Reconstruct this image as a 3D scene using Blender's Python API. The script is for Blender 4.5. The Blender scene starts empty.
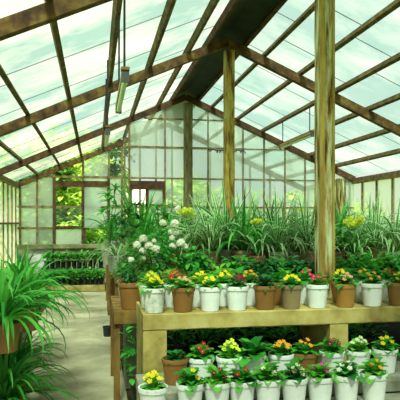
import bpy, math, random
from mathutils import Vector, Matrix
R = math.radians
rnd = random.Random(7)
SC = bpy.context.scene
C = SC.collection

# ---------------------------------------------------------------- camera, sky, sun, exposure
YAW = R(10.6)
S, CO = math.sin(YAW), math.cos(YAW)
F, CAMZ, HZ = 561.0, 1.5, 222.0
cd = bpy.data.cameras.new('camera')
cd.sensor_width = 36; cd.lens = F / 400 * 36; cd.shift_y = (HZ - 200) / 400
cd.clip_end = 300
cam = bpy.data.objects.new('camera', cd); C.objects.link(cam)
cam.location = (0, 0, CAMZ); cam.rotation_euler = (R(90), 0, -YAW)
SC.camera = cam

w = bpy.data.worlds.new('sky'); SC.world = w; w.use_nodes = True
nt = w.node_tree; nt.nodes.clear()
out = nt.nodes.new('ShaderNodeOutputWorld'); bg = nt.nodes.new('ShaderNodeBackground')
tc = nt.nodes.new('ShaderNodeTexCoord'); nz = nt.nodes.new('ShaderNodeTexNoise')
nz.inputs['Scale'].default_value = 2.6; nz.inputs['Detail'].default_value = 5
rp = nt.nodes.new('ShaderNodeValToRGB')
rp.color_ramp.elements[0].position = .4; rp.color_ramp.elements[0].color = (.66, .84, .86, 1)
rp.color_ramp.elements[1].position = .62; rp.color_ramp.elements[1].color = (1, .97, .92, 1)
nt.links.new(tc.outputs['Generated'], nz.inputs['Vector']); nt.links.new(nz.outputs['Fac'], rp.inputs['Fac'])
nt.links.new(rp.outputs['Color'], bg.inputs['Color']); nt.links.new(bg.outputs[0], out.inputs['Surface'])
bg.inputs['Strength'].default_value = .84

sl = bpy.data.lights.new('sun', 'SUN'); sl.energy = 14; sl.angle = R(9); sl.color = (1, .86, .74)
sun = bpy.data.objects.new('sun', sl); C.objects.link(sun); sun.rotation_euler = (R(34), R(-16), R(10))

SC.view_settings.view_transform = 'Standard'; SC.view_settings.look = 'None'
SC.view_settings.gamma = 1; SC.view_settings.use_curve_mapping = False
SC.view_settings.exposure = 0.07
SC.cycles.max_bounces = 10; SC.cycles.transparent_max_bounces = 24; SC.cycles.transmission_bounces = 8
SC.cycles.use_denoising = True
SC.cycles.caustics_reflective = False; SC.cycles.caustics_refractive = False

# ---------------------------------------------------------------- placing helpers
def XD(px, D):                       # lateral X of an image column at depth D
    u = (px - 200) / F
    return D * (S + CO * u) / (CO - S * u)
def ZD(px, py, D):
    return CAMZ + (HZ - py) / F * (D * CO + XD(px, D) * S)
RX, RZ, SL = 1.80, 4.04, 0.44        # ridge position, ridge height, pitch
XL, XR = -1.85, 5.45
def roof(x): return RZ - SL * abs(x - RX)

# ---------------------------------------------------------------- materials
def newmat(name):
    m = bpy.data.materials.new(name); m.use_nodes = True
    n = m.node_tree; n.nodes.clear()
    return m, n, n.nodes.new('ShaderNodeOutputMaterial')
def noise_ramp(n, scale, stops, coord='Object', stretch=(1, 1, 1), detail=6, rough=.6):
    t = n.nodes.new('ShaderNodeTexCoord'); mp = n.nodes.new('ShaderNodeMapping'); mp.inputs['Scale'].default_value = stretch
    z = n.nodes.new('ShaderNodeTexNoise'); z.inputs['Scale'].default_value = scale; z.inputs['Detail'].default_value = detail
    z.inputs['Roughness'].default_value = rough
    r = n.nodes.new('ShaderNodeValToRGB')
    while len(r.color_ramp.elements) < len(stops): r.color_ramp.elements.new(.5)
    for e, (p, c) in zip(r.color_ramp.elements, stops):
        e.position = p; e.color = (*c, 1)
    n.links.new(t.outputs[coord], mp.inputs[0]); n.links.new(mp.outputs[0], z.inputs['Vector']); n.links.new(z.outputs['Fac'], r.inputs['Fac'])
    return r, z
def surf(name, scale, stops, rough=.8, stretch=(1, 1, 1), bump=.3, spec=.3, coord='Object'):
    m, n, o = newmat(name)
    b = n.nodes.new('ShaderNodeBsdfPrincipled'); b.inputs['Roughness'].default_value = rough
    b.inputs['Specular IOR Level'].default_value = spec
    r, z = noise_ramp(n, scale, stops, coord, stretch)
    n.links.new(r.outputs['Color'], b.inputs['Base Color'])
    if bump:
        bp = n.nodes.new('ShaderNodeBump'); bp.inputs['Strength'].default_value = bump; bp.inputs['Distance'].default_value = .01
        n.links.new(z.outputs['Fac'], bp.inputs['Height']); n.links.new(bp.outputs[0], b.inputs['Normal'])
    n.links.new(b.outputs[0], o.inputs['Surface'])
    return m
def plain(name, col, rough=.5, spec=.4):
    m, n, o = newmat(name)
    b = n.nodes.new('ShaderNodeBsdfPrincipled'); b.inputs['Base Color'].default_value = (*col, 1)
    b.inputs['Roughness'].default_value = rough; b.inputs['Specular IOR Level'].default_value = spec
    n.links.new(b.outputs[0], o.inputs['Surface'])
    return m
def leafmat(name, c1, c2, edge=None, tr=.35, rough=.45):
    m, n, o = newmat(name)
    a = n.nodes.new('ShaderNodeAttribute'); a.attribute_name = 'tone'
    mx = n.nodes.new('ShaderNodeMix'); mx.data_type = 'RGBA'
    mx.inputs['A'].default_value = (*c1, 1); mx.inputs['B'].default_value = (*c2, 1)
    n.links.new(a.outputs['Fac'], mx.inputs['Factor'])
    col = mx.outputs['Result']
    if edge:
        uv = n.nodes.new('ShaderNodeUVMap'); sp = n.nodes.new('ShaderNodeSeparateXYZ'); n.links.new(uv.outputs[0], sp.inputs[0])
        r = n.nodes.new('ShaderNodeMapRange'); r.inputs['From Min'].default_value = .52; r.inputs['From Max'].default_value = .7
        n.links.new(sp.outputs['X'], r.inputs['Value'])
        m2 = n.nodes.new('ShaderNodeMix'); m2.data_type = 'RGBA'; m2.inputs['B'].default_value = (*edge, 1)
        n.links.new(r.outputs[0], m2.inputs['Factor']); n.links.new(col, m2.inputs['A']); col = m2.outputs['Result']
    b = n.nodes.new('ShaderNodeBsdfPrincipled'); b.inputs['Roughness'].default_value = rough
    b.inputs['Specular IOR Level'].default_value = .18
    t = n.nodes.new('ShaderNodeBsdfTranslucent'); ms = n.nodes.new('ShaderNodeMixShader'); ms.inputs[0].default_value = tr
    n.links.new(col, b.inputs['Base Color']); n.links.new(col, t.inputs['Color'])
    n.links.new(b.outputs[0], ms.inputs[1]); n.links.new(t.outputs[0], ms.inputs[2]); n.links.new(ms.outputs[0], o.inputs['Surface'])
    return m
def glassmat(name, clear_col, milk, fac, dirt, scale, stretch, tone_k=0.0, lo=.42, hi=.68, coord='Object'):
    """old horticultural glass: partly clear, partly milky and stained"""
    m, n, o = newmat(name)
    tp = n.nodes.new('ShaderNodeBsdfTransparent'); tp.inputs['Color'].default_value = (*clear_col, 1)
    tl = n.nodes.new('ShaderNodeBsdfTranslucent')
    r, z = noise_ramp(n, scale, [(lo, milk), (hi, dirt)], coord, stretch, 7, .62)
    n.links.new(r.outputs['Color'], tl.inputs['Color'])
    df = n.nodes.new('ShaderNodeBsdfDiffuse'); n.links.new(r.outputs['Color'], df.inputs['Color'])
    ad = n.nodes.new('ShaderNodeMixShader'); ad.inputs[0].default_value = .25
    n.links.new(tl.outputs[0], ad.inputs[1]); n.links.new(df.outputs[0], ad.inputs[2])
    gl = n.nodes.new('ShaderNodeBsdfGlossy'); gl.inputs['Roughness'].default_value = .15; gl.inputs['Color'].default_value = (.9, 1, .95, 1)
    ms = n.nodes.new('ShaderNodeMixShader')
    a = n.nodes.new('ShaderNodeAttribute'); a.attribute_name = 'tone'
    ma = n.nodes.new('ShaderNodeMath'); ma.operation = 'MULTIPLY_ADD'; ma.inputs[1].default_value = tone_k; ma.inputs[2].default_value = fac
    n.links.new(a.outputs['Fac'], ma.inputs[0]); n.links.new(ma.outputs[0], ms.inputs[0])
    n.links.new(tp.outputs[0], ms.inputs[1]); n.links.new(ad.outputs[0], ms.inputs[2])
    m2 = n.nodes.new('ShaderNodeMixShader'); m2.inputs[0].default_value = .04
    n.links.new(ms.outputs[0], m2.inputs[1]); n.links.new(gl.outputs[0], m2.inputs[2]); n.links.new(m2.outputs[0], o.inputs['Surface'])
    return m

M = {}
M['beam'] = surf('weathered_brown_beam', 7, [(.3, (.02, .010, .004)), (.5, (.09, .045, .012)), (.7, (.2, .13, .03))], .8, (1, 1, 1))
M['beam_dark'] = surf('dark_red_brown_beam', 7, [(.3, (.02, .012, .006)), (.55, (.085, .04, .014)), (.75, (.16, .11, .04))], .8)
M['purlin'] = surf('mossy_olive_purlin', 9, [(.3, (.035, .022, .006)), (.55, (.12, .085, .022)), (.75, (.22, .18, .06))], .8)
M['post'] = surf('peeling_ochre_post', 9, [(.36, (.04, .02, .005)), (.44, (.2, .11, .015)), (.54, (.42, .30, .05)), (.68, (.44, .42, .14))], .75, (2.2, 2.2, .35), .5)
M['post_dark'] = surf('mossy_grey_post', 12, [(.32, (.05, .04, .015)), (.5, (.16, .14, .06)), (.7, (.25, .25, .14))], .85, (2, 2, .4), .5)
M['post_near'] = surf('lichened_post', 7, [(.40, (.05, .025, .005)), (.46, (.28, .18, .03)), (.52, (.42, .40, .17)), (.62, (.58, .64, .42))], .75, (2.6, 2.6, .35), .5)
M['batten'] = surf('ochre_batten', 8, [(.35, (.2, .12, .02)), (.6, (.44, .33, .07)), (.75, (.5, .44, .15))], .75, (2, 2, .3), .4)
M['ridge'] = surf('dark_green_ridge_board', 5, [(.3, (.008, .014, .009)), (.7, (.025, .04, .024))], .7)
M['mullion'] = surf('rusted_mullion', 10, [(.35, (.1, .065, .025)), (.7, (.3, .23, .1))], .8)
M['joint'] = plain('glass_joint', (.16, .22, .18), .6)
M['concrete'] = surf('pale_concrete_floor', 1.7, [(.3, (.19, .18, .10)), (.5, (.34, .32, .20)), (.72, (.54, .50, .35))], .9, (1, 1, 1), .15)
M['bench'] = surf('yellowed_concrete', 3.2, [(.32, (.05, .045, .018)), (.43, (.25, .20, .055)), (.56, (.42, .34, .10)), (.75, (.56, .50, .22))], .85, (1, 1, 1), .3)
M['plinth'] = surf('grey_green_concrete', 5, [(.3, (.13, .14, .09)), (.7, (.36, .37, .27))], .9)
M['wood'] = surf('bench_wood', 6, [(.3, (.07, .035, .008)), (.55, (.24, .14, .03)), (.75, (.36, .25, .07))], .8, (1, 1, .4))
M['dwarf'] = surf('mossy_dwarf_wall', 4, [(.3, (.1, .11, .04)), (.5, (.26, .25, .12)), (.7, (.42, .41, .27))], .9)
M['white_panel'] = surf('stained_white_panel', 4, [(.3, (.42, .45, .36)), (.6, (.72, .76, .68))], .6)
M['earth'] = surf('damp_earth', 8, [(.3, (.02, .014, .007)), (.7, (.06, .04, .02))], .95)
M['lawn'] = surf('lawn', 5, [(.3, (.12, .26, .02)), (.7, (.32, .5, .06))], .95)
M['pot_white'] = surf('white_plastic_pot', 5, [(.3, (.66, .7, .66)), (.6, (.8, .83, .8))], .4, bump=0, spec=.5)
M['pot_mottled'] = surf('mottled_white_pot', 14, [(.3, (.3, .33, .25)), (.48, (.62, .64, .56)), (.65, (.76, .78, .72))], .6, bump=.1)
M['pot_brown'] = surf('brown_plastic_pot', 6, [(.3, (.2, .09, .02)), (.7, (.27, .13, .03))], .45, bump=0, spec=.5)
M['pot_tan'] = surf('tan_olive_pot', 6, [(.3, (.2, .15, .07)), (.7, (.28, .21, .1))], .5, bump=0)
M['pot_orange'] = surf('orange_brown_pot', 6, [(.3, (.3, .15, .03)), (.7, (.4, .21, .05))], .5, bump=0)
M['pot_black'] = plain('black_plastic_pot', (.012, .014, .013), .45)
M['pot_grey'] = surf('grey_green_pot', 6, [(.3, (.25, .27, .2)), (.7, (.38, .4, .3))], .6, bump=0)
M['pot_clay'] = surf('clay_pot', 6, [(.3, (.23, .11, .04)), (.7, (.32, .17, .06))], .7, bump=.1)
M['leaf'] = leafmat('mid_green_leaf', (.014, .17, .02), (.09, .50, .05))
M['leaf_dark'] = leafmat('dark_green_leaf', (.006, .07, .014), (.025, .2, .035), tr=.25)
M['leaf_lime'] = leafmat('lime_leaf', (.1, .42, .03), (.28, .6, .06))
M['leaf_bright'] = leafmat('bright_green_leaf', (.04, .32, .02), (.18, .58, .06))
M['leaf_stripe'] = leafmat('cream_striped_blade', (.015, .17, .02), (.07, .42, .06), edge=(.72, .86, .50))
M['leaf_blade'] = leafmat('green_blade', (.02, .22, .025), (.13, .52, .07))
M['garden_leaf'] = leafmat('sunlit_garden_leaf', (.16, .44, .02), (.66, .80, .16), tr=.5)
M['garden_leaf_dark'] = leafmat('garden_evergreen_leaf', (.03, .14, .02), (.16, .36, .06), tr=.4)
M['bark'] = surf('bark', 9, [(.3, (.04, .03, .015)), (.7, (.12, .09, .05))], .95)
M['stem'] = plain('green_stem', (.06, .18, .03), .6)
for k, c in dict(yellow=(.85, .68, .02), orange=(.85, .36, .02), red=(.5, .01, .015), maroon=(.2, .005, .03), crimson=(.6, .02, .1),
                 peach=(.85, .42, .25), white=(.85, .87, .74), lime=(.78, .88, .08), cream=(.8, .78, .5), magenta=(.6, .03, .3)).items():
    M[k] = leafmat('petal_' + k, tuple(v * .8 for v in c), c, tr=.25, rough=.6)
M['wire'] = plain('dark_wire', (.02, .02, .02), .6)
M['lamp_body'] = surf('fixture_housing', 8, [(.3, (.3, .2, .05)), (.7, (.42, .33, .12))], .6, bump=0)
M['lamp_end'] = plain('fixture_end_cap', (.05, .06, .05), .5)
M['tube'] = plain('unlit_tube', (.62, .78, .55), .3)
M['roof_glass_left'] = glassmat('stained_roof_glass', (.62, .86, .79), (.22, .36, .29), .50, (.68, .70, .56), 1.1, (.55, .9, .9), .1, .42, .62)
M['roof_glass_right'] = glassmat('roof_glass', (.62, .87, .82), (.23, .38, .33), .50, (.58, .66, .57), 1.0, (.55, .9, .9), .1, .45, .68)
M['wall_glass'] = glassmat('wall_glass', (.92, .99, .94), (.84, .95, .88), .42, (.95, .97, .92), 2.2, (1, 1, .3), .3)
M['clear_glass'] = glassmat('clear_glass', (.93, .99, .93), (.7, .85, .75), .05, (.8, .9, .8), 2, (1, 1, 1))
M['white_glass'] = glassmat('whitened_glass', (.85, .95, .88), (.80, .90, .80), .86, (.92, .95, .88), 1.4, (1, 1, 1), .08)
M['poly'] = plain('pale_tunnel_sheet', (.85, .80, .82), .5)

# ---------------------------------------------------------------- mesh builder
class MB:
    def __init__(s): s.v = []; s.f = []; s.t = []; s.m = []; s.uv = []
    def add(s, vs, fs, tone=None, mi=0, uvs=None, mat=None):
        b = len(s.v)
        if mat is not None: vs = [mat @ Vector(q) for q in vs]
        s.v += [tuple(q) for q in vs]
        tone = rnd.random() if tone is None else tone
        for i, f in enumerate(fs):
            s.f.append([b + k for k in f]); s.t.append(tone); s.m.append(mi)
            s.uv.append(uvs[i] if uvs else [(0, 0)] * len(f))
        return s
    def box(s, x0, x1, y0, y1, z0, z1, tone=None, mi=0, mat=None):
        vs = [(x, y, z) for z in (z0, z1) for y in (y0, y1) for x in (x0, x1)]
        return s.add(vs, [(0, 2, 3, 1), (4, 5, 7, 6), (0, 1, 5, 4), (2, 6, 7, 3), (0, 4, 6, 2), (1, 3, 7, 5)], tone, mi, None, mat)
    def bar(s, a, b, wd, ht, up=(0, 0, 1), tone=None, mi=0):
        a, b = Vector(a), Vector(b); d = (b - a).normalized(); u = Vector(up)
        r = d.cross(u).normalized(); u = r.cross(d).normalized()
        vs = [p + r * (i * wd / 2) + u * (j * ht / 2) for p in (a, b) for (i, j) in ((-1, -1), (1, -1), (1, 1), (-1, 1))]
        return s.add(vs, [(0, 1, 2, 3), (7, 6, 5, 4), (0, 4, 5, 1), (1, 5, 6, 2), (2, 6, 7, 3), (3, 7, 4, 0)], tone, mi)
    def tube(s, pts, r0, r1=None, n=6, tone=None, mi=0):
        r1 = r0 if r1 is None else r1
        pts = [Vector(p) for p in pts]; rings = []; vs = []
        for i, p in enumerate(pts):
            d = (pts[min(i + 1, len(pts) - 1)] - pts[max(i - 1, 0)]).normalized()
            a = d.orthogonal().normalized(); b2 = d.cross(a)
            r = r0 + (r1 - r0) * i / (len(pts) - 1)
            for k in range(n):
                an = 2 * math.pi * k / n; vs.append(p + a * math.cos(an) * r + b2 * math.sin(an) * r)
        fs = [(i * n + k, i * n + (k + 1) % n, (i + 1) * n + (k + 1) % n, (i + 1) * n + k) for i in range(len(pts) - 1) for k in range(n)]
        fs += [tuple(range(n))[::-1], tuple(range((len(pts) - 1) * n, len(pts) * n))]
        return s.add(vs, fs, tone, mi)
    def lathe(s, prof, n=28, tone=.5, mi=0):
        vs = []; fs = []
        for (r, z) in prof:
            for k in range(n):
                a = 2 * math.pi * k / n; vs.append((r * math.cos(a), r * math.sin(a), z))
        for i in range(len(prof) - 1):
            for k in range(n):
                fs.append((i * n + k, i * n + (k + 1) % n, (i + 1) * n + (k + 1) % n, (i + 1) * n + k))
        fs.append(tuple(range(n))[::-1])
        return s.add(vs, fs, tone, mi)
    def build(s, name, mats, parent=None, smooth=False, loc=None):
        me = bpy.data.meshes.new(name)
        me.from_pydata(s.v, [], s.f)
        mats = mats if isinstance(mats, (list, tuple)) else [mats]
        for k in mats: me.materials.append(M[k])
        at = me.attributes.new('tone', 'FLOAT', 'FACE'); at.data.foreach_set('value', s.t)
        me.polygons.foreach_set('material_index', s.m)
        ul = me.uv_layers.new(name='UVMap'); flat = [c for f in s.uv for q in f for c in q]; ul.data.foreach_set('uv', flat)
        if smooth:
            me.polygons.foreach_set('use_smooth', [True] * len(s.f)); me.set_sharp_from_angle(angle=R(38))
        me.update()
        o = bpy.data.objects.new(name, me); C.objects.link(o)
        if parent: o.parent = parent
        if loc: o.location = loc
        return o

def tag(o, label=None, cat=None, group=None, kind=None):
    if label: o['label'] = label
    if cat: o['category'] = cat
    if group: o['group'] = group
    if kind: o['kind'] = kind
    return o
def empty(name, loc, rz=0.0):
    o = bpy.data.objects.new(name, None); C.objects.link(o); o.location = loc; o.rotation_euler = (0, 0, rz); o.empty_display_size = .1
    return o
KIDS = {}
def adopt(root, *kids):
    KIDS.setdefault(root.name, []).extend(kids)
def copy_tree(o, parent=None):
    c = o.copy(); C.objects.link(c)
    if parent: c.parent = parent
    for ch in KIDS.get(o.name, []): copy_tree(ch, c)
    return c
def struct(name, mb, mats, label=None, **k):
    o = mb.build(name, mats, **k); o['kind'] = 'structure'
    if label: o['label'] = label
    return o

# ---------------------------------------------------------------- leaf and flower shapes
def blade(mb, base, az, el, L, W, droop, seg=7, tone=None, twist=0.0, mi=0, kink=0.0):
    """arching strap leaf starting at elevation el and drooping towards its tip"""
    tone = rnd.random() if tone is None else tone
    p = Vector(base); h = Vector((math.cos(az), math.sin(az), 0)); side = Vector((-math.sin(az), math.cos(az), 0))
    vs = []; fs = []; uvs = []; e = el
    for i in range(seg + 1):
        t = i / seg
        ww = W * (0.55 + .45 * math.sin(min(t * 2.2, 1) * math.pi / 2)) * (1 - t ** 3) * .5 + .0004
        d = h * math.cos(e) + Vector((0, 0, 1)) * math.sin(e)
        nrm = side.cross(d)
        sd = side * math.cos(twist * t) + nrm * math.sin(twist * t)
        vs += [p + sd * ww - nrm * ww * .35, p.copy(), p - sd * ww - nrm * ww * .35]
        if i < seg:
            b = i * 3
            fs += [(b, b + 1, b + 4, b + 3), (b + 1, b + 2, b + 5, b + 4)]
            t1 = (i + 1) / seg
            uvs += [[(1, t), (0, t), (0, t1), (1, t1)], [(0, t), (1, t), (1, t1), (0, t1)]]
            p = p + d * (L / seg)
            e -= droop / seg * (0.5 + t) + (kink if abs(t - .55) < .5 / seg else 0)
    mb.add(vs, fs, tone, mi, uvs)
def oval(mb, base, az, el, L, W, cup=.25, tone=None, mi=0, bend=.5):
    """short broad leaf with a folded midrib and rounded outline"""
    tone = rnd.random() if tone is None else tone
    h = Vector((math.cos(az), math.sin(az), 0)); side = Vector((-math.sin(az), math.cos(az), 0)); p = Vector(base); e = el
    prof = (.12, .7, 1.0, .75, .08); vs = []; fs = []
    for i, q in enumerate(prof):
        d = h * math.cos(e) + Vector((0, 0, 1)) * math.sin(e); nrm = side.cross(d) * -1
        ww = W * q * .5
        vs += [p + side * ww + nrm * ww * cup, p.copy(), p - side * ww + nrm * ww * cup]
        if i < 4:
            b = i * 3; fs += [(b, b + 1, b + 4, b + 3), (b + 1, b + 2, b + 5, b + 4)]
            p = p + d * (L / 4); e -= bend / 4
    mb.add(vs, fs, tone, mi)
def bloom(mb, c, nrm, r, mi=0, mc=1, n=5, cup=.25):
    """open five-petalled flower with a small eye"""
    nrm = Vector(nrm).normalized(); a = nrm.orthogonal().normalized(); b = nrm.cross(a); c = Vector(c)
    ph = rnd.random() * 6
    for k in range(n):
        an = ph + 2 * math.pi * k / n; vs = [c]; hw = math.pi / n * .98
        for (da, rr) in ((-hw * .6, .55), (-hw * .85, .85), (-hw * .35, 1.03), (0, .95), (hw * .35, 1.03), (hw * .85, .85), (hw * .6, .55)):
            an2 = an + da; vs.append(c + (a * math.cos(an2) + b * math.sin(an2)) * r * rr + nrm * r * cup * rr * rr)
        mb.add(vs, [(0, i, i + 1) for i in range(1, 7)], None, mi)
    vs = [c + nrm * r * .14] + [c + (a * math.cos(i * 1.047) + b * math.sin(i * 1.047)) * r * .22 + nrm * r * .1 for i in range(6)]
    mb.add(vs, [(0, 1 + i, 1 + (i + 1) % 6) for i in range(6)], .5, mc)
def cluster(mb, c, r, n, fr, mi=0, mc=1):
    c = Vector(c)
    for k in range(n):
        z = 1 - 1.55 * (k + .5) / n; ph = k * 2.39996; q = math.sqrt(max(0, 1 - z * z))
        d = Vector((q * math.cos(ph), q * math.sin(ph), z))
        bloom(mb, c + d * r * (.7 + .45 * rnd.random()), d, fr, mi, mc, 5, .15)

# ---------------------------------------------------------------- pot parts
def pot_part(root, rt, rb, h, mat, n=28):
    lip = rt * 1.0; hr = h * .17
    p = MB().lathe([(rb * .92, 0), (rb, .004), (rt * .92, h - hr), (rt * .92, h - hr + .004), (rt * .86, h - .006), (rt * .84, h - .03)], n).build('pot', mat, root, True)
    rm = MB()
    ring = [(lip * .905, h - hr), (lip * .985, h - hr + .0005), (lip, h - .004), (lip * .985, h), (lip * .9, h), (lip * .865, h - .01), (lip * .85, h - .028)]
    vs = [(q * math.cos(2 * math.pi * k / n), q * math.sin(2 * math.pi * k / n), z) for q, z in ring for k in range(n)]
    rm.add(vs, [(i * n + k, i * n + (k + 1) % n, (i + 1) * n + (k + 1) % n, (i + 1) * n + k) for i in range(len(ring) - 1) for k in range(n)], .5)
    rim = rm.build('rim', mat, p, True); adopt(p, rim)
    so = MB(); k = n
    so.add([(0, 0, h - .018)] + [(lip * .86 * math.cos(2 * math.pi * i / k), lip * .86 * math.sin(2 * math.pi * i / k), h - .022) for i in range(k)],
           [(0, 1 + i, 1 + (i + 1) % k) for i in range(k)], .5)
    s = so.build('soil', 'earth', root)
    adopt(root, p, s)
    return p
def primula_foliage(h, spread, n, L, mat, root, tall=0.0, seed=0):
    mb = MB()
    for k in range(n):
        az = k * 2.4 + rnd.random() * .6; q = (k + .5) / n
        el = R(70 - 62 * q + rnd.uniform(-10, 10)); r0 = spread * .25 * q
        oval(mb, (math.cos(az) * r0, math.sin(az) * r0, h - .012 + tall * rnd.random() * (1 - q)), az, el, L * rnd.uniform(.6, 1.1), L * rnd.uniform(.5, .7), .3, None, 0, R(60))
    f = mb.build('foliage', mat, root, True); adopt(root, f)
    return f
def flowers(root, col, spots, r, eye='yellow'):
    for (x, y, z) in spots:
        mb = MB(); tilt = (x * 4, y * 4 - .55, .8)
        bloom(mb, (0, 0, 0), tilt, r, 0, 1)
        mb.tube([(0, 0, -.002), (-x * .3, -y * .3, -.035)], .0015, n=4, mi=2)
        f = mb.build('flower', [col, eye, 'stem'], root, loc=(x, y, z)); adopt(root, f)
def scatter(n, rad, z0, z1, fwd=0.0):
    o = []
    for k in range(n):
        a = k * 2.4 + rnd.random(); q = math.sqrt((k + .4) / n)
        o.append((math.cos(a) * rad * q, math.sin(a) * rad * q - fwd, z0 + (z1 - z0) * (1 - q) + rnd.uniform(-.006, .006)))
    return o

# ================================================================ LARGE STRUCTURE
YN, YB, YC = -3.0, 11.2, 14.2
struct('floor', MB().box(-.85, .27, YN, 12.3, -.12, 0), 'concrete', 'pale concrete aisle through the greenhouse')
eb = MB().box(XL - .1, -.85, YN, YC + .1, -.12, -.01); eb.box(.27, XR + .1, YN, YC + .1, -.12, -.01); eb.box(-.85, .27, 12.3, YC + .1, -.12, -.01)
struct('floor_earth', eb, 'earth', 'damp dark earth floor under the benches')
g = MB().box(-40, 60, YC + .1, 80, -.2, -.04); g.box(XR + .1, 60, YN - 20, YC + .1, -.2, -.04); g.box(-40, XL - .1, YN - 20, YC + .1, -.2, -.04)
g.box(XL - .1, XR + .1, YN - 20, YN, -.2, -.04)
struct('garden_ground', g, 'lawn', 'grassy ground outside the greenhouse')

# roof glass: sheets between purlins, lapped every 0.62 m
def roof_glass(sgn, name, mat):
    mb = MB(); lim = abs((XR if sgn > 0 else XL) - RX); cols = [.26] + [.53 * k + .02 for k in range(1, 8)]
    cols = [c for c in cols if c < lim] + [lim + .1]
    jb = MB()
    for ci in range(len(cols) - 1):
        y = YN + rnd.random() * 1.2; ya = YN
        while ya < YC + .2:
            yb = min(ya + (y - YN + .05 if ya == YN else 1.24), YC + .25)
            xa, xb = RX + sgn * cols[ci], RX + sgn * cols[ci + 1]
            za, zb = roof(xa) + .10, roof(xb) + .10; l = .008
            vs = [(xa, ya, za), (xb, ya, zb), (xb, yb, zb + l), (xa, yb, za + l)]
            mb.add(vs, [(0, 1, 2, 3)])
            jb.bar((xa, yb, za), (xb, yb, zb), .011, .006)
            ya = yb
    o = struct(name, mb, mat, 'sloping glass roof of the greenhouse')
    j = jb.build('lap_joints', 'joint', o)
    return o
roof_glass(-1, 'ceiling_left', 'roof_glass_left')
roof_glass(1, 'ceiling_right', 'roof_glass_right')
rb = MB()
for sg in (-1, 1):
    vs = [(RX, YN, RZ + .10), (RX + sg * .28, YN, roof(RX + .28) + .10), (RX + sg * .28, YC + .2, roof(RX + .28) + .10), (RX, YC + .2, RZ + .10)]
    vs += [(x, y, z + .03) for x, y, z in vs]
    rb.add(vs, [(0, 1, 2, 3), (7, 6, 5, 4), (0, 4, 5, 1), (1, 5, 6, 2), (2, 6, 7, 3)])
struct('ceiling_ridge', rb, 'ridge', 'dark green opaque boards along the roof ridge')

# purlins along the depth
side_w = {-1: 'left', 1: 'right'}
ords = ['first', 'second', 'third', 'fourth', 'fifth', 'sixth', 'seventh', 'eighth', 'ninth', 'tenth', 'eleventh', 'twelfth']
for sg in (-1, 1):
    offs = [.27] + [.53 * k + .02 for k in range(1, 7)]
    for i, o_ in enumerate(offs):
        x = RX + sg * o_
        b = MB().bar((x, YN, roof(x) + .055), (x, YC + .2, roof(x) + .055), .05, .075, up=(sg * SL, 0, 1))
        tag(b.build('purlin', 'purlin' if i else 'beam_dark'), 'thin brown roof bar running lengthwise, %s from the dark ridge on the %s slope' % (ords[i], side_w[sg]), 'roof bar', 'lengthwise roof bars')
# rafters
RAF = [(.9, 'beam', 'nearest, overhead'), (4.3, 'beam', 'level with the thick near post'), (7.6, 'beam', 'meeting over the slim ochre post'),
       (11.2, 'beam_dark', 'above the glazed partition'), (14.2, 'beam', 'at the far end wall')]
for (D, mt, wh) in RAF:
    for sg in (-1, 1):
        xe = XL if sg < 0 else XR
        b = MB(); xs = RX + sg * .0
        q = -.02 if D == 11.2 else -.045
        b.bar((xs, D, RZ + q), (xe, D, roof(xe) + q), .09, .12, up=(0, 0, 1))
        m2 = mt
        tag(b.build('rafter', m2), 'sloping wooden rafter on the %s roof slope, %s' % (side_w[sg], wh), 'rafter', 'roof rafters')
# eave plates and side walls
for sg, x, nm in ((-1, XL, 'left'), (1, XR, 'right')):
    ww = MB(); gl = MB()
    z0, z1 = .55, roof(x)
    ww.box(x - .06, x + .06, YN, YC, 0, z0)
    struct('wall_' + nm, ww, 'dwarf', 'low side wall of the greenhouse')
    fr = MB(); fr.box(x - .05, x + .05, YN, YC, z1 - .12, z1)
    fr.box(x - .03, x + .03, YN, YC, z0 + .9, z0 + .94)
    y = YN
    while y < YC:
        fr.box(x - .025, x + .025, y - .02, y + .02, z0, z1 - .1)
        for (a, b_) in ((z0, z0 + .92), (z0 + .92, z1 - .1)):
            gl.add([(x, y, a), (x, y + .6, a), (x, y + .6, b_), (x, y, b_)], [(0, 1, 2, 3)])
        y += .6
    w_ = struct('window_' + nm, fr, 'mullion', 'side wall glazing bars'); gl.build('panes', 'wall_glass', w_)

# partition B (glazed gable at depth 11.2) and far wall C
def gable(name, D, xcols, zrows, x0, x1, zbot, panes, wb=.035, label='', mats=('wall_glass', 'clear_glass', 'white_glass'), skip=()):
    fr = MB(); gls = {m: MB() for m in mats}
    for x in xcols: fr.box(x - wb / 2, x + wb / 2, D - .02, D + .02, zbot, roof(x) - .1)
    for z in zrows:
        dx = (RZ - .1 - z) / SL; a, b = max(x0, RX - dx), min(x1, RX + dx)
        if b > a: fr.box(a, b, D - .018, D + .018, z - wb / 2, z + wb / 2)
    xs = sorted(set([x0] + list(xcols) + [x1])); zs = [zbot] + list(zrows) + [9]
    for i in range(len(xs) - 1):
        for j in range(len(zs) - 1):
            a, b = xs[i], xs[i + 1]; za, zb = zs[j], zs[j + 1]
            k = panes(i, j, (a + b) / 2, (za + zb) / 2)
            if k is None: continue
            ta, tb = min(zb, roof(a) - .06), min(zb, roof(b) - .06)
            if ta <= za and tb <= za: continue
            ta, tb = max(ta, za), max(tb, za)
            if a < RX < b and zb > roof(a):
                gls[k].add([(a, D, za), (b, D, za), (b, D, tb), (RX, D, min(zb, RZ - .06)), (a, D, ta)], [(0, 1, 2, 3, 4)])
            else:
                gls[k].add([(a, D, za), (b, D, za), (b, D, tb), (a, D, ta)], [(0, 1, 2, 3)])
    o = struct(name, fr, 'mullion', label)
    for k, g_ in gls.items():
        if g_.f: g_.build('panes', k, o)
    return o
bx = [XD(p, YB) for p in (129.5, 165, 188, 208, 226, 243, 264, 285, 305, 326, 345)]
bz = sorted([ZD(200, y, YB) for y in (120, 148, 179, 207, 236)])
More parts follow.
